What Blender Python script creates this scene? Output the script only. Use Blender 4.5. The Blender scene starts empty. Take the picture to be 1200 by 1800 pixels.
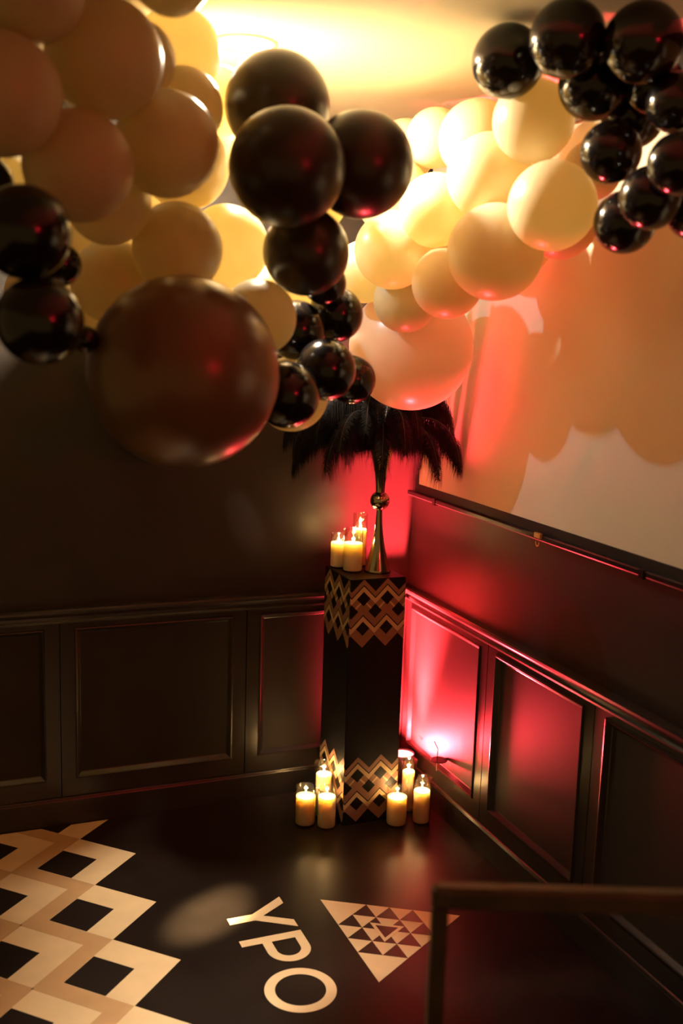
import bpy, bmesh, math, random
from mathutils import Vector, Matrix, Quaternion

random.seed(7)
SC = bpy.context.scene
COL = SC.collection

# ------------------------------------------------------------------ camera, world, lights, exposure
cam_data = bpy.data.cameras.new('camera')
cam_data.sensor_fit = 'VERTICAL'
cam_data.sensor_height = 36.0
cam_data.lens = 37.0
cam_data.clip_start = 0.05
cam_data.dof.use_dof = True
cam_data.dof.focus_distance = 4.2
cam_data.dof.aperture_fstop = 1.6
camera = bpy.data.objects.new('camera', cam_data)
COL.objects.link(camera)
CAM_R = Vector((0.92673, -0.37441, 0.03150))
CAM_U = Vector((0.03405, 0.16719, 0.98534))
CAM_F = Vector((0.37419, 0.91207, -0.16769))
camera.matrix_world = Matrix(((CAM_R.x, CAM_U.x, -CAM_F.x, -2.1269),
                              (CAM_R.y, CAM_U.y, -CAM_F.y, -4.3246),
                              (CAM_R.z, CAM_U.z, -CAM_F.z, 2.1),
                              (0, 0, 0, 1)))
SC.camera = camera

world = bpy.data.worlds.new('dim_room')
SC.world = world
world.use_nodes = True
world.node_tree.nodes['Background'].inputs[0].default_value = (1.0, 0.57, 0.17, 1)
world.node_tree.nodes['Background'].inputs[1].default_value = 0.19

SC.view_settings.view_transform = 'Standard'
SC.view_settings.look = 'None'
SC.view_settings.gamma = 1.0
SC.view_settings.use_curve_mapping = False
SC.view_settings.exposure = 0.0

WARM = (1.0, 0.62, 0.27)
RED = (1.0, 0.042, 0.056)


def light(name, kind, loc, power, color, parent=None, **kw):
    d = bpy.data.lights.new(name, kind)
    d.energy = power
    d.color = color
    for k, v in kw.items():
        setattr(d, k, v)
    o = bpy.data.objects.new(name, d)
    COL.objects.link(o)
    o.location = loc
    o.parent = parent
    return o


def aim(o, target):
    o.rotation_euler = (Vector(target) - o.location).to_track_quat('-Z', 'Y').to_euler()


# the projector's beam, thrown across the balloons at the screen
proj = light('projector_beam', 'SPOT', (-1.27, -0.78, 2.68), 18, (0.45, 0.80, 1.0),
             spot_size=math.radians(74), spot_blend=0.05, shadow_soft_size=0.012)
aim(proj, (0.0, -1.25, 1.75))
# red signal lamp high on the side wall behind the photographer
light('red_signal_glow', 'POINT', (-0.12, -5.6, 2.55), 32, (1.0, 0.01, 0.03), shadow_soft_size=0.045)

# ------------------------------------------------------------------ materials


def mat(name):
    m = bpy.data.materials.new(name)
    m.use_nodes = True
    return m, m.node_tree.nodes, m.node_tree.links


def principled(name, base, rough=0.5, metallic=0.0, spec=0.5, noise=None, bump=0.0, bump_scale=60, coat=0.0,
               rough_var=0.0, emit=None, emit_s=0.0, subsurface=0.0):
    m, N, L = mat(name)
    b = N['Principled BSDF']
    b.inputs['Base Color'].default_value = (*base, 1)
    b.inputs['Roughness'].default_value = rough
    b.inputs['Metallic'].default_value = metallic
    b.inputs['Specular IOR Level'].default_value = spec
    b.inputs['Coat Weight'].default_value = coat
    b.inputs['Coat Roughness'].default_value = 0.08
    if emit:
        b.inputs['Emission Color'].default_value = (*emit, 1)
        b.inputs['Emission Strength'].default_value = emit_s
    if subsurface:
        b.inputs['Subsurface Weight'].default_value = subsurface
        b.inputs['Subsurface Radius'].default_value = (0.045, 0.036, 0.024)
        b.inputs['Subsurface Scale'].default_value = 1.0
    tc = N.new('ShaderNodeTexCoord')
    if noise:
        n = N.new('ShaderNodeTexNoise')
        n.inputs['Scale'].default_value = noise[0]
        n.inputs['Detail'].default_value = 4
        L.new(tc.outputs['Object'], n.inputs['Vector'])
        r = N.new('ShaderNodeValToRGB')
        r.color_ramp.elements[0].position = 0.3
        r.color_ramp.elements[1].position = 0.75
        r.color_ramp.elements[0].color = (*[c * (1 - noise[1]) for c in base], 1)
        r.color_ramp.elements[1].color = (*[min(1, c * (1 + noise[1])) for c in base], 1)
        L.new(n.outputs['Fac'], r.inputs['Fac'])
        L.new(r.outputs['Color'], b.inputs['Base Color'])
        if rough_var:
            mr = N.new('ShaderNodeMapRange')
            mr.inputs['To Min'].default_value = max(0, rough - rough_var)
            mr.inputs['To Max'].default_value = rough + rough_var
            L.new(n.outputs['Fac'], mr.inputs['Value'])
            L.new(mr.outputs['Result'], b.inputs['Roughness'])
    if bump:
        n2 = N.new('ShaderNodeTexNoise')
        n2.inputs['Scale'].default_value = bump_scale
        n2.inputs['Detail'].default_value = 3
        L.new(tc.outputs['Object'], n2.inputs['Vector'])
        bp = N.new('ShaderNodeBump')
        bp.inputs['Strength'].default_value = bump
        bp.inputs['Distance'].default_value = 0.004
        L.new(n2.outputs['Fac'], bp.inputs['Height'])
        L.new(bp.outputs['Normal'], b.inputs['Normal'])
    return m


def balloon_mat(name, base, rough, trans, trans_col, spec=0.5, metallic=0.0):
    m, N, L = mat(name)
    b = N['Principled BSDF']
    b.inputs['Roughness'].default_value = rough
    b.inputs['Specular IOR Level'].default_value = spec
    b.inputs['Metallic'].default_value = metallic
    tc = N.new('ShaderNodeTexCoord')
    n = N.new('ShaderNodeTexNoise')
    n.inputs['Scale'].default_value = 2.2
    L.new(tc.outputs['Object'], n.inputs['Vector'])
    mx = N.new('ShaderNodeMix')
    mx.data_type = 'RGBA'
    mx.inputs[6].default_value = (*[c * 0.94 for c in base], 1)
    mx.inputs[7].default_value = (*[min(1, c * 1.05) for c in base], 1)
    L.new(n.outputs['Fac'], mx.inputs[0])
    L.new(mx.outputs[2], b.inputs['Base Color'])
    if trans > 0:
        t = N.new('ShaderNodeBsdfTranslucent')
        t.inputs['Color'].default_value = (*trans_col, 1)
        ms = N.new('ShaderNodeMixShader')
        ms.inputs[0].default_value = trans
        L.new(b.outputs[0], ms.inputs[1])
        L.new(t.outputs[0], ms.inputs[2])
        L.new(ms.outputs[0], N['Material Output'].inputs['Surface'])
    return m


def emission(name, col, strength):
    m, N, L = mat(name)
    N.remove(N['Principled BSDF'])
    e = N.new('ShaderNodeEmission')
    e.inputs[0].default_value = (*col, 1)
    e.inputs[1].default_value = strength
    L.new(e.outputs[0], N['Material Output'].inputs['Surface'])
    return m


def glass_mat(name, tint=(0.97, 0.95, 0.9)):
    m, N, L = mat(name)
    N.remove(N['Principled BSDF'])
    t = N.new('ShaderNodeBsdfTransparent')
    t.inputs[0].default_value = (*tint, 1)
    g = N.new('ShaderNodeBsdfGlossy')
    g.inputs['Roughness'].default_value = 0.03
    f = N.new('ShaderNodeLayerWeight')
    f.inputs['Blend'].default_value = 0.25
    pw = N.new('ShaderNodeMath')
    pw.operation = 'POWER'
    pw.inputs[1].default_value = 2.5
    L.new(f.outputs['Facing'], pw.inputs[0])
    mr = N.new('ShaderNodeMapRange')
    mr.inputs['To Min'].default_value = 0.07
    mr.inputs['To Max'].default_value = 0.85
    L.new(pw.outputs[0], mr.inputs['Value'])
    ms = N.new('ShaderNodeMixShader')
    L.new(mr.outputs[0], ms.inputs[0])
    L.new(t.outputs[0], ms.inputs[1])
    L.new(g.outputs[0], ms.inputs[2])
    L.new(ms.outputs[0], N['Material Output'].inputs['Surface'])
    return m


M_WALL = principled('black_wall_paint', (0.029, 0.021, 0.017), 0.45, noise=(3, 0.15), bump=0.12, bump_scale=140)
M_PANEL = principled('black_satin_panel_paint', (0.031, 0.023, 0.018), 0.54, spec=0.18, noise=(4, 0.15), bump=0.06, bump_scale=90, rough_var=0.05)
M_TRIM = principled('black_satin_trim_paint', (0.028, 0.022, 0.018), 0.28, noise=(6, 0.15))
M_FLOOR = principled('black_vinyl_floor', (0.015, 0.010, 0.008), 0.34, spec=0.32, noise=(5, 0.2), bump=0.05, bump_scale=120, rough_var=0.06)
M_CEIL = principled('cream_ceiling_paint', (0.80, 0.73, 0.60), 0.85, noise=(2, 0.05), bump=0.08, bump_scale=200)
M_CREAM = principled('cream_vinyl_print', (0.80, 0.62, 0.38), 0.45, noise=(9, 0.06))
M_TAN = principled('tan_vinyl_print', (0.58, 0.37, 0.19), 0.45, noise=(9, 0.08))
M_DARKPRINT = principled('dark_vinyl_print', (0.016, 0.011, 0.009), 0.36, noise=(5, 0.2))
M_PED = principled('black_laminate', (0.007, 0.005, 0.005), 0.45, spec=0.3, noise=(6, 0.2))
M_PCREAM = principled('cream_band_print', (0.62, 0.45, 0.24), 0.5, noise=(12, 0.08))
M_PTAN = principled('rose_tan_band_print', (0.30, 0.155, 0.095), 0.5, noise=(12, 0.08))
M_SCREEN = principled('white_screen_fabric', (0.90, 0.83, 0.62), 0.9, noise=(3, 0.03), bump=0.05, bump_scale=400)
M_SBLACK = principled('black_screen_border', (0.012, 0.010, 0.010), 0.6, noise=(8, 0.2))
M_SBAR = principled('black_metal_bar', (0.02, 0.018, 0.018), 0.28, metallic=0.3, noise=(8, 0.2))
M_BRASS = principled('yellow_pull_tab', (0.62, 0.38, 0.08), 0.4, noise=(20, 0.15))
M_RAIL = principled('dark_bronze_rail', (0.085, 0.085, 0.062), 0.42, metallic=0.35, noise=(14, 0.25))
M_CHROME = principled('dark_gold_mirror_metal', (0.52, 0.44, 0.30), 0.09, metallic=1.0, noise=(3, 0.06))
M_WAX = principled('ivory_wax', (0.92, 0.82, 0.64), 0.5, noise=(8, 0.05), subsurface=0.9)
M_WICK = principled('charred_wick', (0.02, 0.015, 0.01), 0.9, noise=(30, 0.3))
M_FLAME = emission('candle_flame', (1.0, 0.62, 0.22), 60)
M_GLASS = glass_mat('clear_jar_glass')
M_FEATHER = principled('black_ostrich_barbs', (0.005, 0.0035, 0.004), 0.8, spec=0.2, noise=(20, 0.3))
M_QUILL = principled('dark_quill', (0.03, 0.02, 0.018), 0.5, noise=(20, 0.3))
M_CAN = principled('black_lamp_housing', (0.015, 0.015, 0.015), 0.4, noise=(12, 0.2))
M_LENS = emission('red_lamp_lens', (1.0, 0.17, 0.16), 8)
M_DIFF = emission('downlight_diffuser', (1.0, 0.80, 0.52), 22)
M_RING = principled('tan_trim_ring', (0.42, 0.27, 0.13), 0.5, noise=(20, 0.1))
M_HOOK = principled('dark_hook_metal', (0.02, 0.015, 0.012), 0.35, metallic=0.2, noise=(20, 0.2))
M_STRAW = principled('rose_rod', (0.45, 0.16, 0.10), 0.4, noise=(30, 0.1))

MB = {
    'i': balloon_mat('ivory_latex', (0.66, 0.59, 0.40), 0.34, 0.42, (0.81, 0.66, 0.33)),
    'w': balloon_mat('pearl_ivory_latex', (0.80, 0.70, 0.55), 0.30, 0.42, (0.85, 0.70, 0.48), spec=0.7),
    'p': balloon_mat('bronze_pearl_latex', (0.19, 0.110, 0.060), 0.29, 0.14, (0.26, 0.12, 0.05), spec=0.6, metallic=0.15),
    'm': balloon_mat('matte_espresso_latex', (0.030, 0.020, 0.013), 0.29, 0.10, (0.20, 0.13, 0.05), spec=0.55),
    'k': balloon_mat('glossy_black_latex', (0.008, 0.006, 0.006), 0.15, 0.05, (0.12, 0.09, 0.04), spec=0.55),
}

# ------------------------------------------------------------------ helpers


def tag(o, label=None, cat=None, group=None, kind=None):
    if label:
        o['label'] = label
    if cat:
        o['category'] = cat
    if group:
        o['group'] = group
    if kind:
        o['kind'] = kind
    return o


def empty(name, loc, label=None, cat=None, group=None):
    o = bpy.data.objects.new(name, None)
    o.empty_display_size = 0.1
    COL.objects.link(o)
    o.location = loc
    return tag(o, label, cat, group)


def link(name, me, m, parent=None, loc=(0, 0, 0)):
    o = bpy.data.objects.new(name, me)
    COL.objects.link(o)
    o.location = loc
    o.parent = parent
    if m is not None and not me.materials:
        me.materials.append(m)
    return o


def obj(name, bm, m, parent=None, loc=(0, 0, 0), smooth=False):
    me = bpy.data.meshes.new(name)
    bmesh.ops.recalc_face_normals(bm, faces=bm.faces)
    bm.to_mesh(me)
    bm.free()
    if smooth:
        for p in me.polygons:
            p.use_smooth = True
    return link(name, me, m, parent, loc)


def autosmooth(o, ang=35):
    me = o.data
    for p in me.polygons:
        p.use_smooth = True
    bm = bmesh.new()
    bm.from_mesh(me)
    for e in bm.edges:
        if len(e.link_faces) == 2 and e.calc_face_angle(0) > math.radians(ang):
            e.smooth = False
    bm.to_mesh(me)
    bm.free()


def box(bm, a, b):
    x0, y0, z0 = a
    x1, y1, z1 = b
    v = [bm.verts.new(p) for p in ((x0, y0, z0), (x1, y0, z0), (x1, y1, z0), (x0, y1, z0),
                                   (x0, y0, z1), (x1, y0, z1), (x1, y1, z1), (x0, y1, z1))]
    for f in ((3, 2, 1, 0), (4, 5, 6, 7), (0, 1, 5, 4), (1, 2, 6, 5), (2, 3, 7, 6), (3, 0, 4, 7)):
        bm.faces.new([v[i] for i in f])


def prism(bm, pts, fn, h0, h1):
    """A polygon in local (u, v), raised from h0 to h1; fn maps (u, v, h) to a point."""
    lo = [bm.verts.new(fn(u, v, h0)) for u, v in pts]
    hi = [bm.verts.new(fn(u, v, h1)) for u, v in pts]
    n = len(pts)
    bm.faces.new(hi)
    bm.faces.new(lo[::-1])
    for i in range(n):
        j = (i + 1) % n
        bm.faces.new((lo[i], lo[j], hi[j], hi[i]))


def clip(poly, a, b, c):
    """Keep the part of a convex polygon where a*u + b*v <= c."""
    out = []
    n = len(poly)
    for i in range(n):
        p, q = poly[i], poly[(i + 1) % n]
        dp, dq = a * p[0] + b * p[1] - c, a * q[0] + b * q[1] - c
        if dp <= 0:
            out.append(p)
        if (dp < 0 < dq) or (dq < 0 < dp):
            t = dp / (dp - dq)
            out.append((p[0] + t * (q[0] - p[0]), p[1] + t * (q[1] - p[1])))
    res = []
    for p in out:
        if not res or math.hypot(p[0] - res[-1][0], p[1] - res[-1][1]) > 1e-6:
            res.append(p)
    if len(res) > 2 and math.hypot(res[0][0] - res[-1][0], res[0][1] - res[-1][1]) < 1e-6:
        res.pop()
    if len(res) < 3:
        return None
    ar = sum(res[i][0] * res[(i + 1) % len(res)][1] - res[(i + 1) % len(res)][0] * res[i][1] for i in range(len(res)))
    return res if abs(ar) > 1e-7 else None


def clip_rect(poly, u0, u1, v0, v1):
    for a, b, c in ((-1, 0, -u0), (1, 0, u1), (0, -1, -v0), (0, 1, v1)):
        poly = clip(poly, a, b, c)
        if not poly:
            return None
    return poly


def lathe(bm, prof, seg=40, close=False):
    rings = []
    for r, z in prof:
        if r < 1e-6:
            rings.append([bm.verts.new((0, 0, z))])
        else:
            rings.append([bm.verts.new((r * math.cos(2 * math.pi * i / seg), r * math.sin(2 * math.pi * i / seg), z)) for i in range(seg)])
    for a, b in zip(rings, rings[1:]):
        for i in range(seg):
            j = (i + 1) % seg
            if len(a) == 1 and len(b) == 1:
                continue
            if len(a) == 1:
                bm.faces.new((a[0], b[i], b[j]))
            elif len(b) == 1:
                bm.faces.new((a[i], a[j], b[0]))
            else:
                bm.faces.new((a[i], a[j], b[j], b[i]))


def tube(bm, pts, radii, seg=10, cap=True):
    pts = [Vector(p) for p in pts]
    rings = []
    up = Vector((0, 0, 1))
    for i, p in enumerate(pts):
        d = (pts[min(i + 1, len(pts) - 1)] - pts[max(i - 1, 0)]).normalized()
        s = d.cross(up)
        if s.length < 1e-3:
            s = d.cross(Vector((1, 0, 0)))
        s.normalize()
        t = s.cross(d).normalized()
        r = radii[i] if isinstance(radii, (list, tuple)) else radii
        rings.append([bm.verts.new(p + s * r * math.cos(2 * math.pi * k / seg) + t * r * math.sin(2 * math.pi * k / seg)) for k in range(seg)])
    for a, b in zip(rings, rings[1:]):
        for k in range(seg):
            j = (k + 1) % seg
            bm.faces.new((a[k], a[j], b[j], b[k]))
    if cap:
        bm.faces.new(rings[0][::-1])
        bm.faces.new(rings[-1])


# ------------------------------------------------------------------ the room
CEIL = 2.95
X0, Y0 = -4.6, -6.2      # how far the two walls, floor and ceiling run

bm = bmesh.new(); box(bm, (X0, Y0, -0.1), (0.15, 0.15, 0.0))
tag(obj('floor', bm, M_FLOOR), 'black vinyl floor with cream printed graphics', 'floor', kind='structure')
bm = bmesh.new(); box(bm, (X0, Y0, CEIL), (0.15, 0.15, CEIL + 0.1))
tag(obj('ceiling', bm, M_CEIL), 'cream painted ceiling glowing around the downlight', 'ceiling', kind='structure')
bm = bmesh.new(); box(bm, (X0, 0.0, 0.0), (0.15, 0.15, CEIL))
WALL_B = tag(obj('wall_back', bm, M_WALL), 'black painted wall behind the pedestal with panelled wainscot', 'wall', kind='structure')
bm = bmesh.new(); box(bm, (0.0, Y0, 0.0), (0.15, 0.0, CEIL))
WALL_R = tag(obj('wall_right', bm, M_WALL), 'black painted wall carrying the projection screen, with panelled wainscot', 'wall', kind='structure')


def fB(s, z, h):      # back wall: s runs away from the corner, h proud of the wall
    return (-s, -h, z)


def fR(s, z, h):
    return (-h, -s, z)


def profile_run(bm, prof, fn, s0, s1):
    a = [bm.verts.new(fn(s0, z, h)) for h, z in prof]
    b = [bm.verts.new(fn(s1, z, h)) for h, z in prof]
    n = len(prof)
    for i in range(n):
        j = (i + 1) % n
        bm.faces.new((a[i], a[j], b[j], b[i]))
    bm.faces.new(a)
    bm.faces.new(b[::-1])


RAIL_P = [(0.0, 0.885), (0.020, 0.885), (0.022, 0.893), (0.016, 0.900), (0.018, 0.912), (0.030, 0.922), (0.036, 0.930),
          (0.038, 0.940), (0.034, 0.948), (0.0, 0.950)]
BASE_P = [(0.0, 0.0), (0.020, 0.0), (0.020, 0.105), (0.017, 0.112), (0.022, 0.116), (0.020, 0.121), (0.014, 0.124), (0.0, 0.126)]
for nm, pr, fn, s1, side, lab in (('trim_1', RAIL_P, fB, 4.6, 'back', 'black chair rail moulding along the wall behind the pedestal'),
                                  ('trim_2', RAIL_P, fR, 6.2, 'right', 'black chair rail moulding below the projection screen'),
                                  ('baseboard_back', BASE_P, fB, 4.6, 'back', 'black baseboard along the wall behind the pedestal'),
                                  ('baseboard_right', BASE_P, fR, 6.2, 'right', 'black baseboard below the red-lit wall panels')):
    bm = bmesh.new()
    profile_run(bm, pr, fn, 0.0 if side == 'back' else 0.0, s1)
    tag(obj(nm, bm, M_TRIM), lab, 'trim', kind='structure')


def wainscot(wall, fn, s0, s1):
    """One framed unit between two joints: stiles, rails, sloped moulding, recessed panel."""
    g = 0.0022
    a, b = s0 + g, s1 - g
    z0, z1 = 0.126, 0.885
    p0, p1, q0, q1 = a + 0.058, b - 0.058, 0.200, 0.862   # outer edge of the moulding
    T = 0.016
    for u0, u1, v0, v1, nm in ((a, p0, z0, z1, 'stile'), (p1, b, z0, z1, 'stile'), (p0, p1, z0, q0, 'rail'), (p0, p1, q1, z1, 'rail')):
        bm = bmesh.new()
        prism(bm, [(u0, v0), (u1, v0), (u1, v1), (u0, v1)], fn, 0.0, T)
        obj(nm, bm, M_TRIM, wall)
    # moulding: bead, slope in, step
    steps = ((0.0, T), (0.002, T + 0.005), (0.006, T + 0.006), (0.010, T + 0.003), (0.022, 0.005), (0.026, 0.003))
    bm = bmesh.new()
    prev = None
    for i, h in steps:
        ring = [bm.verts.new(fn(u, v, h)) for u, v in ((p0 + i, q0 + i), (p1 - i, q0 + i), (p1 - i, q1 - i), (p0 + i, q1 - i))]
        if prev:
            for k in range(4):
                j = (k + 1) % 4
                bm.faces.new((prev[k], prev[j], ring[j], ring[k]))
        prev = ring
    obj('panel_moulding', bm, M_TRIM, wall)
    i = 0.024
    bm = bmesh.new()
    prism(bm, [(p0 + i, q0 + i), (p1 - i, q0 + i), (p1 - i, q1 - i), (p0 + i, q1 - i)], fn, 0.0, 0.0035)
    obj('panel', bm, M_PANEL, wall)


for k, (s0, s1) in enumerate(((0.018, 0.793), (0.793, 1.597), (1.597, 2.40), (2.40, 3.20), (3.20, 4.0))):
    wainscot(WALL_B, fB, s0, s1)
for k, (s0, s1) in enumerate(((0.018, 0.780), (0.780, 1.502), (1.502, 2.222), (2.222, 2.944), (2.944, 3.666), (3.666, 4.388), (4.388, 5.11))):
    wainscot(WALL_R, fR, s0, s1)

# ------------------------------------------------------------------ ceiling downlight
DLX, DLY = -1.165, -1.097
t = empty('ceiling_downlight', (DLX, DLY, CEIL), 'round glowing recessed downlight with thin tan trim ring in the ceiling', 'ceiling light')
bm = bmesh.new(); lathe(bm, [(0.086, 0.0), (0.100, 0.0), (0.100, -0.004), (0.095, -0.007), (0.088, -0.006), (0.086, 0.0)], 48)
obj('trim_ring', bm, M_RING, t, smooth=True)
bm = bmesh.new(); lathe(bm, [(0.087, -0.001), (0.082, -0.005), (0.06, -0.011), (0.03, -0.015), (0, -0.016)], 48)
obj('diffuser', bm, M_DIFF, t, smooth=True)
light('downlight_glow', 'AREA', (0, 0, -0.02), 160, (1.0, 0.82, 0.59), t, shape='DISK', size=0.14)

cb = light('floor_patch_spot', 'SPOT', (0, 0, -0.03), 4600, (1.0, 0.74, 0.36), t, spot_size=math.radians(11), spot_blend=1.0, shadow_soft_size=0.03)  # extra narrow spot added to throw an oval light patch on the floor
bd = Vector((-0.02, 0.20, -2.9)).normalized()
bx = Vector((0.38, 0.25, 0.0)); bx = (bx - bd * bx.dot(bd)).normalized()
by = (-bd).cross(bx)
cb.rotation_euler = Matrix((bx, by, -bd)).transposed().to_euler()
cb.scale = (1.0, 0.55, 1.0)

# ------------------------------------------------------------------ projection screen
SX = -0.030
t = empty('projection_screen', (0, -1.4, 1.38), 'large white pull-down projection screen with black border on the wall', 'screen')


def sbox(name, m, y0, y1, z0, z1, x0, x1, parent=t):
    bm = bmesh.new()
    box(bm, (x0, y0 + 1.4, z0 - 1.38), (x1, y1 + 1.4, z1 - 1.38))
    return obj(name, bm, m, parent)


YR = -2.95
sbox('fabric', M_SCREEN, YR + 0.04, -0.122, 1.440, 2.82, SX - 0.001, SX)
sbox('border', M_SBLACK, YR, -0.085, 1.402, 1.442, SX - 0.002, SX + 0.001)
sbox('border', M_SBLACK, -0.122, -0.085, 1.442, 2.82, SX - 0.002, SX + 0.001)
sbox('border', M_SBLACK, YR, YR + 0.04, 1.442, 2.82, SX - 0.002, SX + 0.001)
housing = sbox('housing', M_SBAR, YR - 0.05, -0.04, 2.82, 2.93, -0.085, -0.002)
bm = bmesh.new()
profile_run(bm, [(0.018, 0.005), (0.022, 0.001), (0.040, 0.001), (0.044, 0.005), (0.044, 0.019), (0.040, 0.023), (0.022, 0.023), (0.018, 0.019)],
            lambda s, z, h: (-h, -s + 1.4, z), 0.035, -YR + 0.03)
obj('weight_bar', bm, M_SBAR, t)
for yy in (-0.30, -1.72):
    sbox('bar_clip', M_SBAR, yy - 0.012, yy + 0.012, 1.376, 1.404, -0.047, -0.016)
tab = sbox('pull_tab', M_BRASS, -1.155, -1.115, 1.392, 1.410, -0.053, -0.043)
bm = bmesh.new()
tube(bm, [(-0.050 + 0.002 * math.cos(a), 0.265 + 0.014 * math.cos(a), -0.002 + 0.016 * math.sin(a)) for a in [math.pi * (1 + k / 12) for k in range(13)]], 0.0018, 6)
obj('pull_ring', bm, M_BRASS, tab)

# ------------------------------------------------------------------ floor graphics
FT = 0.0007


def fF(u, v, h):
    return (u, v, h)


YC = -0.030           # graphics stop at the baseboard
PIT = 0.387
HP = PIT / 2
XA, YA = -1.352, -0.364      # outermost points of the zigzag
XL, YN = -2.75, -2.45
run = empty('floor_runner_print', (0, 0, 0), 'cream and tan zigzag floor print with dark diamonds along the dark wall', 'floor print')


def zig_quads(xtip, ytip, w, sgn):
    """Zigzag band: right (sgn=-1) or left (sgn=1) edge points at xtip on rows ytip + k*PIT."""
    out = []
    for k in range(-2, 8):
        yc = ytip - k * PIT
        for s in (-1, 1):
            ye = yc + s * HP
            xe = xtip + sgn * HP
            ww = -w if sgn < 0 else w
            q = [(xtip, yc), (xe, ye), (xe + ww, ye), (xtip + ww, yc)]
            q = clip_rect(q, XL, 9, YN, YC)
            if q:
                out.append(q)
    return out


bm = bmesh.new()
for k in range(-2, 8):
    yc = YA - k * PIT
    for s in (-1, 1):
        q = clip_rect([(XA, yc), (XA - HP, yc + s * HP), (XL, yc + s * HP), (XL, yc)], XL, 9, YN, YC)
        if q:
            prism(bm, q, fF, 0.0, FT)
obj('cream_zigzag_field', bm, M_CREAM, run)
CSP = 0.283
for col in range(4):
    off = HP * (col % 2)
    bm = bmesh.new()
    any_ = False
    for q in zig_quads(XA - 0.488 - CSP * col, YA + off, 0.100, 1):
        prism(bm, q, fF, FT, FT + 0.0003)
        any_ = True
    if any_:
        obj('tan_zigzag', bm, M_TAN, run)
    for k in range(-1, 6):
        cx, cy, h = XA - 0.271 - CSP * col, YA + off - k * PIT, 0.1145
        q = clip_rect([(cx + h, cy), (cx, cy + h), (cx - h, cy), (cx, cy - h)], XL, 9, YN, YC)
        if q:
            bm = bmesh.new()
            prism(bm, q, fF, FT, FT + 0.0006)
            obj('dark_diamond', bm, M_DARKPRINT, run)

# lettering: the tops of the letters point to +X, the word runs towards -Y
let = empty('floor_lettering', (-1.138, -0.863, 0), 'large cream letters reading YPO on the black floor', 'lettering')


def fT(u, v, h):
    return (v, -u, h)


bm = bmesh.new()
prism(bm, [(0.085, 0.0), (0.127, 0.0), (0.127, 0.095), (0.212, 0.228), (0.165, 0.228), (0.106, 0.131), (0.047, 0.228), (0.0, 0.228), (0.085, 0.095)], fT, 0, FT)
obj('letter_y', bm, M_CREAM, let)
bm = bmesh.new()
ou = [(0.236, 0.0), (0.274, 0.0), (0.274, 0.074)]
inn = [(0.274, 0.108)]
cu, cv, ro, ri = 0.330, 0.151, 0.077, 0.043
arc = [(-math.pi / 2 + math.pi * k / 20) for k in range(21)]
outer = [(cu + ro * math.cos(a), cv + ro * math.sin(a)) for a in arc]
inner = [(cu + ri * math.cos(a), cv + ri * math.sin(a)) for a in arc]
prism(bm, [(0.236, 0.0), (0.274, 0.0), (0.274, 0.228), (0.236, 0.228)], fT, 0, FT)
prism(bm, [(0.274, cv - ro), outer[0], inner[0], (0.274, cv - ri)], fT, 0, FT)
prism(bm, [(0.274, cv + ri), inner[-1], outer[-1], (0.274, cv + ro)], fT, 0, FT)
for k in range(20):
    prism(bm, [outer[k], outer[k + 1], inner[k + 1], inner[k]], fT, 0, FT)
obj('letter_p', bm, M_CREAM, let)
bm = bmesh.new()
for k in range(48):
    a, b = 2 * math.pi * k / 48, 2 * math.pi * (k + 1) / 48
    P = lambda r, a: (0.562 + r * math.cos(a), 0.111 + r * math.sin(a))
    prism(bm, [P(0.1175, a), P(0.1175, b), P(0.083, b), P(0.083, a)], fT, 0, FT)
obj('letter_o', bm, M_CREAM, let)

# triangle logo pointing to +X
logo = empty('floor_logo', (-0.771, -1.203, 0), 'cream triangle logo filled with small dark triangles on the floor', 'floor logo')
LB, LH = 0.541, 0.447     # base length, height


def lp(i, j):             # triangular grid, 6 rows: i along the base, j rows up
    return ((i + j / 2) / 6 * LB - LB / 2, j / 6 * LH)


def fG(u, v, h):
    return (v, -u, h)


bm = bmesh.new()
prism(bm, [lp(0, 0), lp(6, 0), lp(0, 6)], fG, 0, FT)
obj('cream_triangle', bm, M_CREAM, logo)
for j in range(6):
    for i in range(6 - j):
        # inverted small triangle (i+1, j), (i, j+1), (i+1, j+1)
        if i + j + 2 > 6:
            continue
        tri = ((i + 1, j), (i, j + 1), (i + 1, j + 1))
        ok = all(a <= 4 and b <= 4 and 6 - a - b <= 4 for a, b in tri)
        if ok:
            bm = bmesh.new()
            prism(bm, [lp(*p) for p in tri], fG, FT, FT + 0.0004)
            obj('dark_triangle', bm, M_DARKPRINT, logo)
cx, cv = lp(2, 2)
for sc, m, h0, h1, nm in ((0.72, M_CREAM, FT, FT + 0.0008, 'centre_outline'), (0.47, M_DARKPRINT, FT + 0.0008, FT + 0.0012, 'centre_triangle')):
    bm = bmesh.new()
    w, hh = LB / 6 * sc * 2 / 2, LH / 6 * sc
    # same way up as the logo
    prism(bm, [(cx - w, cv - hh * 2 / 3), (cx + w, cv - hh * 2 / 3), (cx, cv + hh * 4 / 3)], fG, h0, h1)
    obj(nm, bm, m, logo)

# ------------------------------------------------------------------ pedestal
PX, PY, PW, PD, PH = -0.468, -0.405, 0.255, 0.290, 1.09
ped = empty('pedestal', (PX, PY, 0), 'tall black square pedestal with zigzag diamond bands at top and foot', 'pedestal')
bm = bmesh.new()
box(bm, (0, 0, 0), (PW, PD, PH))
bmesh.ops.bevel(bm, geom=bm.edges[:], offset=0.003, segments=2, affect='EDGES')
obj('body', bm, M_PED, ped)
PP = 0.108
EPS = 0.0006


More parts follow.
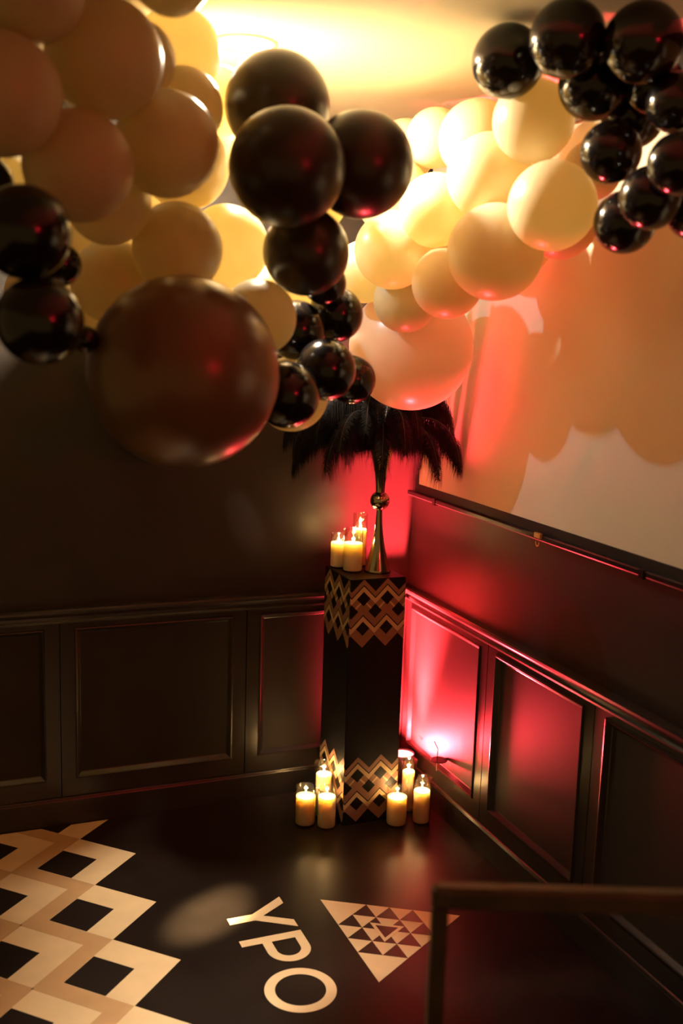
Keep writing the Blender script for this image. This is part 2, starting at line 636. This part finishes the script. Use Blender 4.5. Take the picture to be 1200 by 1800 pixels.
def band(zc, u_off, fn, width, bms):
    """Printed band: zc = height of the first diamond row's centre."""
    us = [(u_off + k * PP) for k in range(-2, 6)]
    S = PP

    def strip(top, bot, key, h):
        for uk in us:
            for s in (-1, 1):
                ue = uk + s * S / 2
                q = [(uk, zc + top[0] * S), (ue, zc + top[1] * S), (ue, zc + bot[1] * S), (uk, zc + bot[0] * S)]
                if s < 0:
                    q = q[::-1]
                q = clip_rect(q, 0.001, width - 0.001, 0.002, PH - 0.002)
                if q:
                    prism(bms[key], q, fn, 0, h)

    def dia(du, dz, key, h, r=0.285):
        for uk in us:
            u, z = uk + du * S, zc + dz * S
            rr = r * S
            q = clip_rect([(u + rr, z), (u, z + rr), (u - rr, z), (u, z - rr)], 0.001, width - 0.001, 0.002, PH - 0.002)
            if q:
                prism(bms[key], q, fn, 0, h)

    strip((0.78, 0.28), (0.56, 0.06), 'tan', EPS)
    strip((0.50, 0.0), (0.29, -0.21), 'cream', EPS)
    strip((0.29, -0.21), (-0.63, -1.13), 'tan', EPS)
    strip((-0.69, -1.19), (-0.90, -1.40), 'cream', EPS)
    strip((-0.90, -1.40), (-1.96, -1.46), 'tan', EPS)
    strip((0.0, -0.50), (-0.10, -0.60), 'cream', EPS * 1.4)
    dia(0, 0, 'dark', EPS * 2)
    dia(0.5, -0.5, 'dark', EPS * 2)
    dia(0, -1.19, 'dark', EPS * 2)


faces = ((lambda u, z, h: (u, -h, z), PW, 0.062), (lambda u, z, h: (-h, PD - u, z), PD, 0.060),
         (lambda u, z, h: (PW + h, u, z), PD, 0.060))
for zc, nm in ((1.006, 'upper'), (0.223, 'lower')):
    bms = {k: bmesh.new() for k in ('tan', 'cream', 'dark')}
    for fn, w, off in faces:
        band(zc, off, fn, w, bms)
    obj('tan_zigzag_band', bms['tan'], M_PTAN, ped)
    obj('cream_zigzag_band', bms['cream'], M_PCREAM, ped)
    obj('dark_diamonds', bms['dark'], M_PED, ped)

# ------------------------------------------------------------------ candles in glass jars


def candle(x, y, z, jr, jh, cr, ch, label, power):
    t = empty('candle_jar', (x, y, z), label, 'candle', 'lit pillar candles in glass cylinders')
    bm = bmesh.new()
    lathe(bm, [(0, 0.0), (jr * 0.93, 0.0), (jr, 0.004), (jr, jh - 0.004), (jr + 0.0010, jh - 0.002), (jr + 0.0004, jh), (jr - 0.0014, jh + 0.0006), (jr - 0.0030, jh), (jr - 0.0034, jh - 0.002), (jr - 0.0024, jh - 0.004),
               (jr - 0.0024, 0.007), (jr - 0.006, 0.006), (0, 0.006)], 40)
    autosmooth(obj('glass_jar', bm, M_GLASS, t))
    bm = bmesh.new()
    z0, z1 = 0.007, 0.007 + ch
    lathe(bm, [(0, z0), (cr * 0.97, z0), (cr, z0 + 0.003), (cr, z1 - 0.004), (cr * 0.97, z1), (cr * 0.85, z1 - 0.001),
               (cr * 0.6, z1 - 0.006), (cr * 0.25, z1 - 0.009), (0, z1 - 0.009)], 40)
    c = obj('wax_pillar', bm, M_WAX, t)
    autosmooth(c, 50)
    bm = bmesh.new()
    tube(bm, [(0, 0, z1 - 0.010), (0.0006, 0, z1 - 0.002), (0.002, 0, z1 + 0.004)], 0.0011, 6)
    obj('wick', bm, M_WICK, t)
    bm = bmesh.new()
    lathe(bm, [(0, z1 - 0.002), (0.0028, z1 + 0.002), (0.0044, z1 + 0.008), (0.0036, z1 + 0.016), (0.0016, z1 + 0.024), (0, z1 + 0.031)], 14)
    obj('flame', bm, M_FLAME, t, smooth=True)
    light('candle_glow', 'POINT', (0, 0, z1 + 0.014), power, (1.0, 0.60, 0.24), t, shadow_soft_size=0.008)
    return t


CZ = 1.0
candle(-0.612, -0.330, 0, 0.046, 0.170, 0.043, 0.122, 'thick low candle in glass jar on floor, outermost from the pedestal', 1.24)
candle(-0.535, -0.384, 0, 0.041, 0.175, 0.0385, 0.132, 'slimmer candle in glass jar by the pedestal corner, between two other jars', 1.24)
candle(-0.513, -0.284, 0, 0.0425, 0.250, 0.034, 0.190, 'taller candle in tall glass jar against the side of the pedestal', 2.03)
candle(-0.236, -0.456, 0, 0.046, 0.165, 0.0435, 0.120, 'thick candle in glass jar directly in front of the pedestal', 1.24)
candle(-0.126, -0.474, 0, 0.041, 0.205, 0.036, 0.140, 'slim candle in glass jar on floor nearest the red-lit wall panel', 1.24)
candle(-0.134, -0.352, 0, 0.036, 0.240, 0.027, 0.180, 'tall candle jar on floor in front of the red uplight', 1.80)
candle(-0.395, -0.248, PH, 0.0425, 0.185, 0.0410, 0.118, 'thick candle in glass jar at the front of the pedestal top', 1.12)
candle(-0.427, -0.160, PH, 0.0355, 0.150, 0.0335, 0.105, 'short candle on pedestal top, farthest from the vase', 1.12)
candle(-0.327, -0.160, PH, 0.0330, 0.235, 0.0280, 0.160, 'tallest candle on pedestal top beside the metal vase', 1.12)

# ------------------------------------------------------------------ trumpet vase
VX, VY = -0.292, -0.278
t = empty('trumpet_vase', (VX, VY, PH), 'dark gold double trumpet vase with a ball at its waist', 'vase')
bm = bmesh.new()
prof = [(0, 0), (0.057, 0), (0.058, 0.003)]
for k in range(1, 25):
    s = k / 24
    prof.append((0.013 + 0.045 * (1 - s) ** 2.0, 0.003 + 0.272 * s))
lathe(bm, prof, 48)
obj('lower_trumpet', bm, M_CHROME, t, smooth=True)
bm = bmesh.new()
lathe(bm, [(0.042 * math.sin(math.pi * k / 24), 0.309 - 0.042 * math.cos(math.pi * k / 24)) for k in range(25)], 48)
obj('waist_ball', bm, M_CHROME, t, smooth=True)
bm = bmesh.new()
prof = []
for k in range(25):
    s = k / 24
    prof.append((0.019 + 0.062 * s ** 1.9, 0.342 + 0.270 * s))
prof += [(0.079, 0.612)] + [(r - 0.0025, z) for r, z in prof[::-1]]
lathe(bm, prof, 48)
obj('upper_trumpet', bm, M_CHROME, t, smooth=True)

# ------------------------------------------------------------------ ostrich feathers
RNG = random.Random(21)


def feather(az, reach, rise, tip_z, length_barb, label):
    base = Vector((VX, VY, PH + 0.50))
    d = Vector((math.cos(az), math.sin(az), 0))
    p0 = Vector((0, 0, 0)) + d * 0.01
    p1 = Vector((0, 0, 0.24 + rise)) + d * reach * 0.22
    p2 = d * reach * 0.95 + Vector((0, 0, 0.24 + rise * 1.1))
    p3 = d * reach + Vector((0, 0, tip_z - base.z))

    def bez(s):
        return p0 * (1 - s) ** 3 + p1 * 3 * s * (1 - s) ** 2 + p2 * 3 * s * s * (1 - s) + p3 * s ** 3
    t = empty('ostrich_feather', base, label, 'feather', 'black ostrich feathers in the vase')
    pts = [bez(k / 22) for k in range(23)]
    bm = bmesh.new()
    tube(bm, pts, [0.0030 * (1 - 0.8 * k / 22) for k in range(23)], 6)
    obj('quill', bm, M_QUILL, t)
    bm = bmesh.new()
    nb = 850
    side = Vector((-d.y, d.x, 0))
    for k in range(nb):
        s = 0.10 + 0.90 * (k + RNG.random()) / nb
        p = bez(s)
        tan = (bez(min(1, s + 0.01)) - bez(s - 0.01)).normalized()
        sg = 1 if k % 2 else -1
        env = min(1, (s - 0.04) / 0.2) * (1.0 if s < 0.86 else (1.0 - (s - 0.86) / 0.14 * 0.55))
        ln = length_barb * env * RNG.uniform(0.65, 1.12)
        v0 = (side * sg * RNG.uniform(0.15, 0.7) + tan * RNG.uniform(0.1, 0.6) + Vector((0, 0, -RNG.uniform(0.0, 0.6)))).normalized()
        q1 = p + v0 * ln * 0.26
        q2 = q1 + (v0 * 0.22 + Vector((0, 0, -1)) + Vector((RNG.uniform(-.1, .1), RNG.uniform(-.1, .1), 0))).normalized() * ln * 0.40
        q3 = q2 + (Vector((RNG.uniform(-.16, .16), RNG.uniform(-.16, .16), -1))).normalized() * ln * 0.40
        w = tan.cross(v0)
        w = tan * 0.0013
        q = [base + a for a in (q1, q2, q3)]
        if any(a.x > -0.004 or a.y > -0.004 for a in q):
            continue
        a0, a1 = bm.verts.new(p - w), bm.verts.new(p + w)
        b0, b1 = bm.verts.new(q1 - w), bm.verts.new(q1 + w)
        c0, c1 = bm.verts.new(q2 - w * 0.8), bm.verts.new(q2 + w * 0.8)
        e = bm.verts.new(q3)
        bm.faces.new((a0, a1, b1, b0)); bm.faces.new((b0, b1, c1, c0)); bm.faces.new((c0, c1, e))
    tag(obj('barbs', bm, M_FEATHER, t), kind='stuff')


FEATH = []
for k in range(30):
    az = 2 * math.pi * k / 30 + 0.11
    FEATH.append((az, (0.44, 0.36, 0.40)[k % 3], (0.02, 0.08, -0.05)[k % 3], (1.60, 1.68, 1.54)[k % 3]))
for az, reach, rise, tz in FEATH:
    c_, s_ = math.cos(az), math.sin(az)
    lim = 9
    if c_ > 0.01:
        lim = min(lim, (-0.02 - VX) / c_)
    if s_ > 0.01:
        lim = min(lim, (-0.03 - VY) / s_)
    feather(az, min(reach, lim * 0.98) * RNG.uniform(0.9, 1.02), rise + RNG.uniform(-0.02, 0.03), tz + RNG.uniform(-0.05, 0.05), 0.135,
            'drooping black ostrich feather fanning from the trumpet vase')

# ------------------------------------------------------------------ red uplight on the floor, in the corner
t = empty('floor_uplight', (-0.093, -0.200, 0), 'small round uplight glowing red on the floor behind the pedestal', 'uplight')
bm = bmesh.new(); box(bm, (-0.045, -0.045, 0.0), (0.045, 0.045, 0.012))
obj('base_plate', bm, M_CAN, t)
bm = bmesh.new(); lathe(bm, [(0, 0.05), (0.034, 0.05), (0.044, 0.06), (0.050, 0.09), (0.055, 0.17), (0.055, 0.205), (0.051, 0.205), (0.050, 0.196), (0, 0.196)], 40)
autosmooth(obj('housing', bm, M_CAN, t))
bm = bmesh.new()
for s in (-1, 1):
    box(bm, (-0.008, s * 0.060 - 0.002, 0.010), (0.008, s * 0.060 + 0.002, 0.14))
box(bm, (-0.008, -0.062, 0.010), (0.008, 0.062, 0.014))
obj('yoke', bm, M_CAN, t)
bm = bmesh.new(); lathe(bm, [(0.0505, 0.199), (0.04, 0.203), (0.02, 0.206), (0, 0.207)], 40)
obj('lens', bm, M_LENS, t, smooth=True)
for p_, sp in ((200, 46), (135, 180)):          # beam and spill of the same lamp
    up = light('uplight_glow', 'AREA', (0, 0, 0.212), p_, RED, t, shape='DISK', size=0.09, spread=math.radians(sp))
    up.rotation_euler = (math.pi, 0, 0)

# small hook fixed to the lit wall panel
t = empty('wall_hook', (-0.004, -0.455, 0.265), 'thin bent rod on a small dark round bracket on the lit panel', 'hook')
bm = bmesh.new(); lathe(bm, [(0, 0), (0.036, 0), (0.038, 0.002), (0.036, 0.004), (0, 0.004)], 28)
autosmooth(obj('bracket_disc', bm, M_HOOK, t, loc=(-0.036, 0, 0)))
bm = bmesh.new(); tube(bm, [(-0.045, 0, -0.045), (-0.045, 0, 0.055), (-0.047, 0.006, 0.062), (-0.050, 0.028, 0.080)], 0.0028, 8)
obj('bent_rod', bm, M_STRAW, t)

# ------------------------------------------------------------------ balloons
BALLOONS = [
    ('A1', -1.944, -2.012, 2.549, 0.122, 'i'),
    ('A2', -1.876, -1.981, 2.769, 0.109, 'i'),
    ('A3', -1.710, -1.849, 2.680, 0.129, 'i'),
    ('A4', -1.774, -1.888, 2.441, 0.120, 'i'),
    ('A5', -1.547, -1.745, 2.528, 0.124, 'i'),
    ('A6', -1.593, -1.620, 2.739, 0.094, 'i'),
    ('A7', -1.452, -1.516, 2.660, 0.103, 'i'),
    ('A8', -1.403, -1.335, 2.546, 0.123, 'i'),
    ('A9', -1.476, -1.559, 2.302, 0.117, 'i'),
    ('A10', -1.660, -1.600, 2.402, 0.106, 'i'),
    ('A11', -1.619, -1.415, 2.216, 0.111, 'i'),
    ('A12', -1.293, -1.391, 2.326, 0.115, 'i'),
    ('A13', -1.280, -1.650, 2.133, 0.098, 'i'),
    ('A14', -1.582, -1.935, 2.852, 0.090, 'i'),
    ('A15', -1.438, -1.387, 2.826, 0.116, 'i'),
    ('A16', -1.292, -1.274, 2.737, 0.097, 'i'),
    ('P1', -1.519, -1.816, 1.994, 0.230, 'p'),
    ('B1', -1.909, -2.079, 2.278, 0.093, 'k'),
    ('B2', -1.886, -2.120, 2.104, 0.087, 'k'),
    ('B3', -1.962, -1.815, 2.400, 0.060, 'k'),
    ('B4', -1.791, -1.696, 2.239, 0.051, 'k'),
    ('B5', -1.759, -1.865, 2.068, 0.031, 'k'),
    ('C1', -1.186, -1.481, 2.701, 0.143, 'm'),
    ('C2', -1.266, -1.810, 2.491, 0.142, 'm'),
    ('C3', -1.020, -1.683, 2.535, 0.138, 'm'),
    ('C4', -1.143, -1.620, 2.309, 0.115, 'm'),
    ('D1', -0.958, -1.381, 2.153, 0.081, 'k'),
    ('D2', -1.102, -1.439, 2.104, 0.085, 'k'),
    ('D3', -1.055, -1.558, 1.997, 0.086, 'k'),
    ('D4', -1.195, -1.635, 1.931, 0.090, 'k'),
    ('D5', -1.029, -1.467, 2.238, 0.062, 'k'),
    ('D6', -0.751, -1.025, 1.945, 0.081, 'k'),
    ('H1', -1.410, -0.871, 2.535, 0.136, 'i'),  # H rows: added, mostly hidden balloons that shade the walls and floor
    ('H2', -1.311, -1.061, 2.680, 0.129, 'i'),
    ('H3', -0.939, -0.459, 2.258, 0.160, 'i'),
    ('H4', -1.069, -0.198, 2.379, 0.167, 'i'),
    ('H5', -1.395, -0.506, 2.285, 0.151, 'i'),
    ('H6', -1.683, -1.167, 2.372, 0.097, 'i'),
    ('H7', -1.859, -1.411, 2.441, 0.080, 'i'),
    ('H8', -1.574, -1.034, 2.112, 0.095, 'i'),
    ('H9', -1.322, -0.349, 2.024, 0.170, 'i'),
    ('H10', -1.127, -0.599, 2.015, 0.164, 'i'),
    ('H11', -1.098, -1.319, 2.219, 0.084, 'i'),
    ('H12', -1.067, -1.457, 2.467, 0.096, 'i'),
    ('H13', -1.015, -1.079, 2.610, 0.133, 'i'),
    ('H19', -0.917, -0.720, 2.200, 0.117, 'i'),
    ('H18', -1.297, -0.774, 2.199, 0.149, 'i'),
    ('H14', -1.183, -0.218, 1.758, 0.175, 'i'),
    ('H15', -1.074, -0.820, 1.867, 0.118, 'i'),
    ('H16', -0.912, -1.303, 2.584, 0.122, 'i'),
    ('H17', -1.761, -1.068, 2.180, 0.110, 'i'),
    ('W1', -1.085, -1.365, 1.916, 0.110, 'i'),
    ('E1', -0.451, -1.593, 2.715, 0.117, 'i'),
    ('E2', -0.411, -1.191, 2.729, 0.125, 'i'),
    ('E3', -0.453, -0.976, 2.761, 0.100, 'i'),
    ('E4', -0.469, -0.772, 2.747, 0.110, 'i'),
    ('E5', -0.481, -1.409, 2.582, 0.130, 'i'),
    ('E6', -0.466, -1.742, 2.465, 0.123, 'i'),
    ('E7', -0.222, -1.417, 2.465, 0.116, 'i'),
    ('E8', -0.512, -1.523, 2.350, 0.142, 'i'),
    ('E9', -0.545, -1.290, 2.267, 0.113, 'i'),
    ('E10', -0.632, -1.056, 2.376, 0.128, 'i'),
    ('E11', -0.531, -0.955, 2.218, 0.111, 'i'),
    ('E12', -0.567, -1.227, 2.493, 0.116, 'i'),
    ('E13', -0.221, -1.565, 2.602, 0.088, 'i'),
    ('E18', -0.238, -0.911, 2.450, 0.122, 'i'),  # this and next three: unseen balloons added to keep downlight off the screen
    ('E19', -0.415, -1.024, 2.409, 0.097, 'i'),
    ('E17', -0.191, -1.134, 2.425, 0.112, 'i'),
    ('E20', -0.370, -1.190, 2.483, 0.090, 'i'),
    ('E14', -0.385, -0.713, 2.052, 0.233, 'w'),
    ('E15', -0.566, -0.893, 2.571, 0.130, 'i'),
    ('E16', -0.619, -0.790, 2.317, 0.110, 'i'),
    ('F1', -0.592, -1.673, 2.843, 0.098, 'k'),
    ('F2', -0.572, -1.928, 2.846, 0.096, 'k'),
    ('F3', -0.426, -1.842, 2.770, 0.093, 'k'),
    ('F4', -0.441, -2.060, 2.823, 0.097, 'k'),
    ('F5', -0.414, -1.923, 2.587, 0.080, 'k'),
    ('F6', -0.347, -2.085, 2.689, 0.073, 'k'),
    ('F7', -0.435, -2.224, 2.517, 0.074, 'k'),
    ('F8', -0.408, -2.094, 2.455, 0.079, 'k'),
    ('F9', -0.373, -1.948, 2.410, 0.081, 'k'),
    ('F10', -0.265, -2.088, 2.433, 0.070, 'k'),
    ('F11', -0.269, -1.809, 2.710, 0.086, 'k'),
    ('F12', -0.322, -1.962, 2.756, 0.074, 'k'),
]


def unit_balloon(m):
    bm = bmesh.new()
    prof = []
    for k in range(33):
        a = math.pi * k / 32
        r, z = math.sin(a), math.cos(a)
        if z < 0:
            z *= 1.0 + 0.16 * (-z) ** 3
        prof.append((r if 0 < k < 32 else 0, z))
    lathe(bm, prof, 48)
    me = bpy.data.meshes.new('balloon')
    bmesh.ops.recalc_face_normals(bm, faces=bm.faces)
    bm.to_mesh(me); bm.free()
    for p in me.polygons:
        p.use_smooth = True
    me.materials.append(m)
    bm = bmesh.new()
    lathe(bm, [(0.0, -1.13), (0.09, -1.135), (0.055, -1.17), (0.045, -1.19), (0.075, -1.205), (0.075, -1.225), (0.05, -1.235), (0.10, -1.30), (0.105, -1.31), (0.0, -1.27)], 16)
    kn = bpy.data.meshes.new('knot')
    bmesh.ops.recalc_face_normals(bm, faces=bm.faces)
    bm.to_mesh(kn); bm.free()
    for p in kn.polygons:
        p.use_smooth = True
    kn.materials.append(m)
    return me, kn


UB = {k: unit_balloon(m) for k, m in MB.items()}
LAB = {
    'A': ('ivory balloon glowing amber in the backlit garland beside the downlight', 'ivory balloons beside the downlight'),
    'B': ('glossy black balloon beside the amber ivory balloons, over the zigzag floor print', 'black balloons over the zigzag print'),
    'C': ('large matte dark brown balloon between the amber and the bright cream balloons', 'matte dark brown balloons'),
    'D': ('small glossy black balloon between the big bronze and the big pearl balloon', 'small black balloons above the feathers'),
    'E': ('bright cream balloon in the dense cluster before the projection screen', 'cream balloons before the screen'),
    'F': ('glossy black balloon in the bunch hanging over the projection screen', 'black balloons over the screen'),
    'H': ('added cream balloon deep inside the garland, shading walls and floor, mostly hidden by other balloons', 'added light-blocking balloons inside the garland'),
    'W': ('ivory balloon half hidden behind the small glossy black balloons', None),
    'P': ('very large bronze pearl balloon, the biggest and lowest of the garland', None),
}
OWN = {
    'C1': 'matte dark brown balloon closest to the round ceiling downlight',
    'C2': 'foremost matte dark brown balloon, overlapping two others like it',
    'C3': 'matte dark brown balloon right beside the bright cream cluster',
    'C4': 'lowest matte dark brown balloon, just above the small glossy black ones',
    'B4': 'small black balloon wedged between two large black balloons and an ivory one',
    'B5': 'tiny black balloon peeping out beside the big bronze balloon',
    'D4': 'small glossy black balloon with an ivory balloon rim showing behind it',
    'D5': 'small black balloon tucked under the lowest matte dark brown balloon',
    'D6': 'small black balloon half behind others beside the large pearl balloon',
    'F1': 'glossy black balloon sitting on top of the cream cluster under the ceiling',
    'F9': 'lowest glossy black balloon of the bunch over the projection screen',
    'E11': 'small cream balloon resting on the large pearl cream balloon',
    'E13': 'cream balloon wedged between the cream cluster and the black bunch',
    'E1': 'cream balloon directly below the topmost glossy black balloons',
    'A9': 'ivory balloon resting directly on top of the huge bronze balloon',
    'A13': 'ivory balloon squeezed between the huge bronze balloon and small black ones',
}
cent = {}
for n_, x, y, z, r, m in BALLOONS:
    g = n_[0]
    cent.setdefault(g, []).append(Vector((x, y, z)))
cent = {g: sum(v, Vector()) / len(v) for g, v in cent.items()}
for n_, x, y, z, r, m in BALLOONS:
    g = n_[0]
    p = Vector((x, y, z))
    away = (p - camera.matrix_world.translation).normalized()
    d = (cent[g] - p)
    d = (d.normalized() if d.length > 0.05 else away) * 0.6 + away + Vector((0, 0, 0.25))
    d.normalize()
    me, kn = UB[m]
    o = bpy.data.objects.new('balloon', me)
    COL.objects.link(o)
    o.location = p
    o.scale = (r, r, r)
    o.rotation_euler = (-d).to_track_quat('Z', 'Y').to_euler()
    lab, grp = LAB[g]
    lab = OWN.get(n_, lab)
    if m == 'w':
        lab, grp = 'large pearl cream balloon hanging low over the black feathers', None
    tag(o, lab, 'balloon', grp)
    k = bpy.data.objects.new('knot', kn)
    COL.objects.link(k)
    k.parent = o

# ------------------------------------------------------------------ guard rail in front
t = empty('guard_rail', (-1.228, -2.691, 0), 'dark bronze metal guard rail with one end post', 'railing')
d = Vector((0.426, -0.172, 0.0)).normalized()
LEN = 1.27
ang = math.atan2(d.y, d.x)


def rbox(bm, s0, s1, w, z0, z1, bev=0.004):
    b2 = bmesh.new()
    box(b2, (s0, -w / 2, z0), (s1, w / 2, z1))
    bmesh.ops.bevel(b2, geom=b2.edges[:], offset=bev, segments=3, affect='EDGES')
    me = bpy.data.meshes.new('tmp')
    b2.to_mesh(me); b2.free()
    bm.from_mesh(me)
    bpy.data.meshes.remove(me)


bm = bmesh.new(); rbox(bm, -0.017, LEN, 0.040, 1.030, 1.074, 0.008)
o = obj('top_rail', bm, M_RAIL, t); o.rotation_euler.z = ang; autosmooth(o)
bm = bmesh.new(); rbox(bm, -0.016, 0.016, 0.032, 0.0, 1.034)
o = obj('post', bm, M_RAIL, t); o.rotation_euler.z = ang; autosmooth(o)
bm = bmesh.new(); rbox(bm, LEN - 0.032, LEN, 0.032, 0.0, 1.034)
o = obj('post', bm, M_RAIL, t); o.rotation_euler.z = ang; autosmooth(o)
bm = bmesh.new(); rbox(bm, -0.04, 0.04, 0.08, 0.0, 0.008, 0.002)
o = obj('foot_plate', bm, M_RAIL, t); o.rotation_euler.z = ang
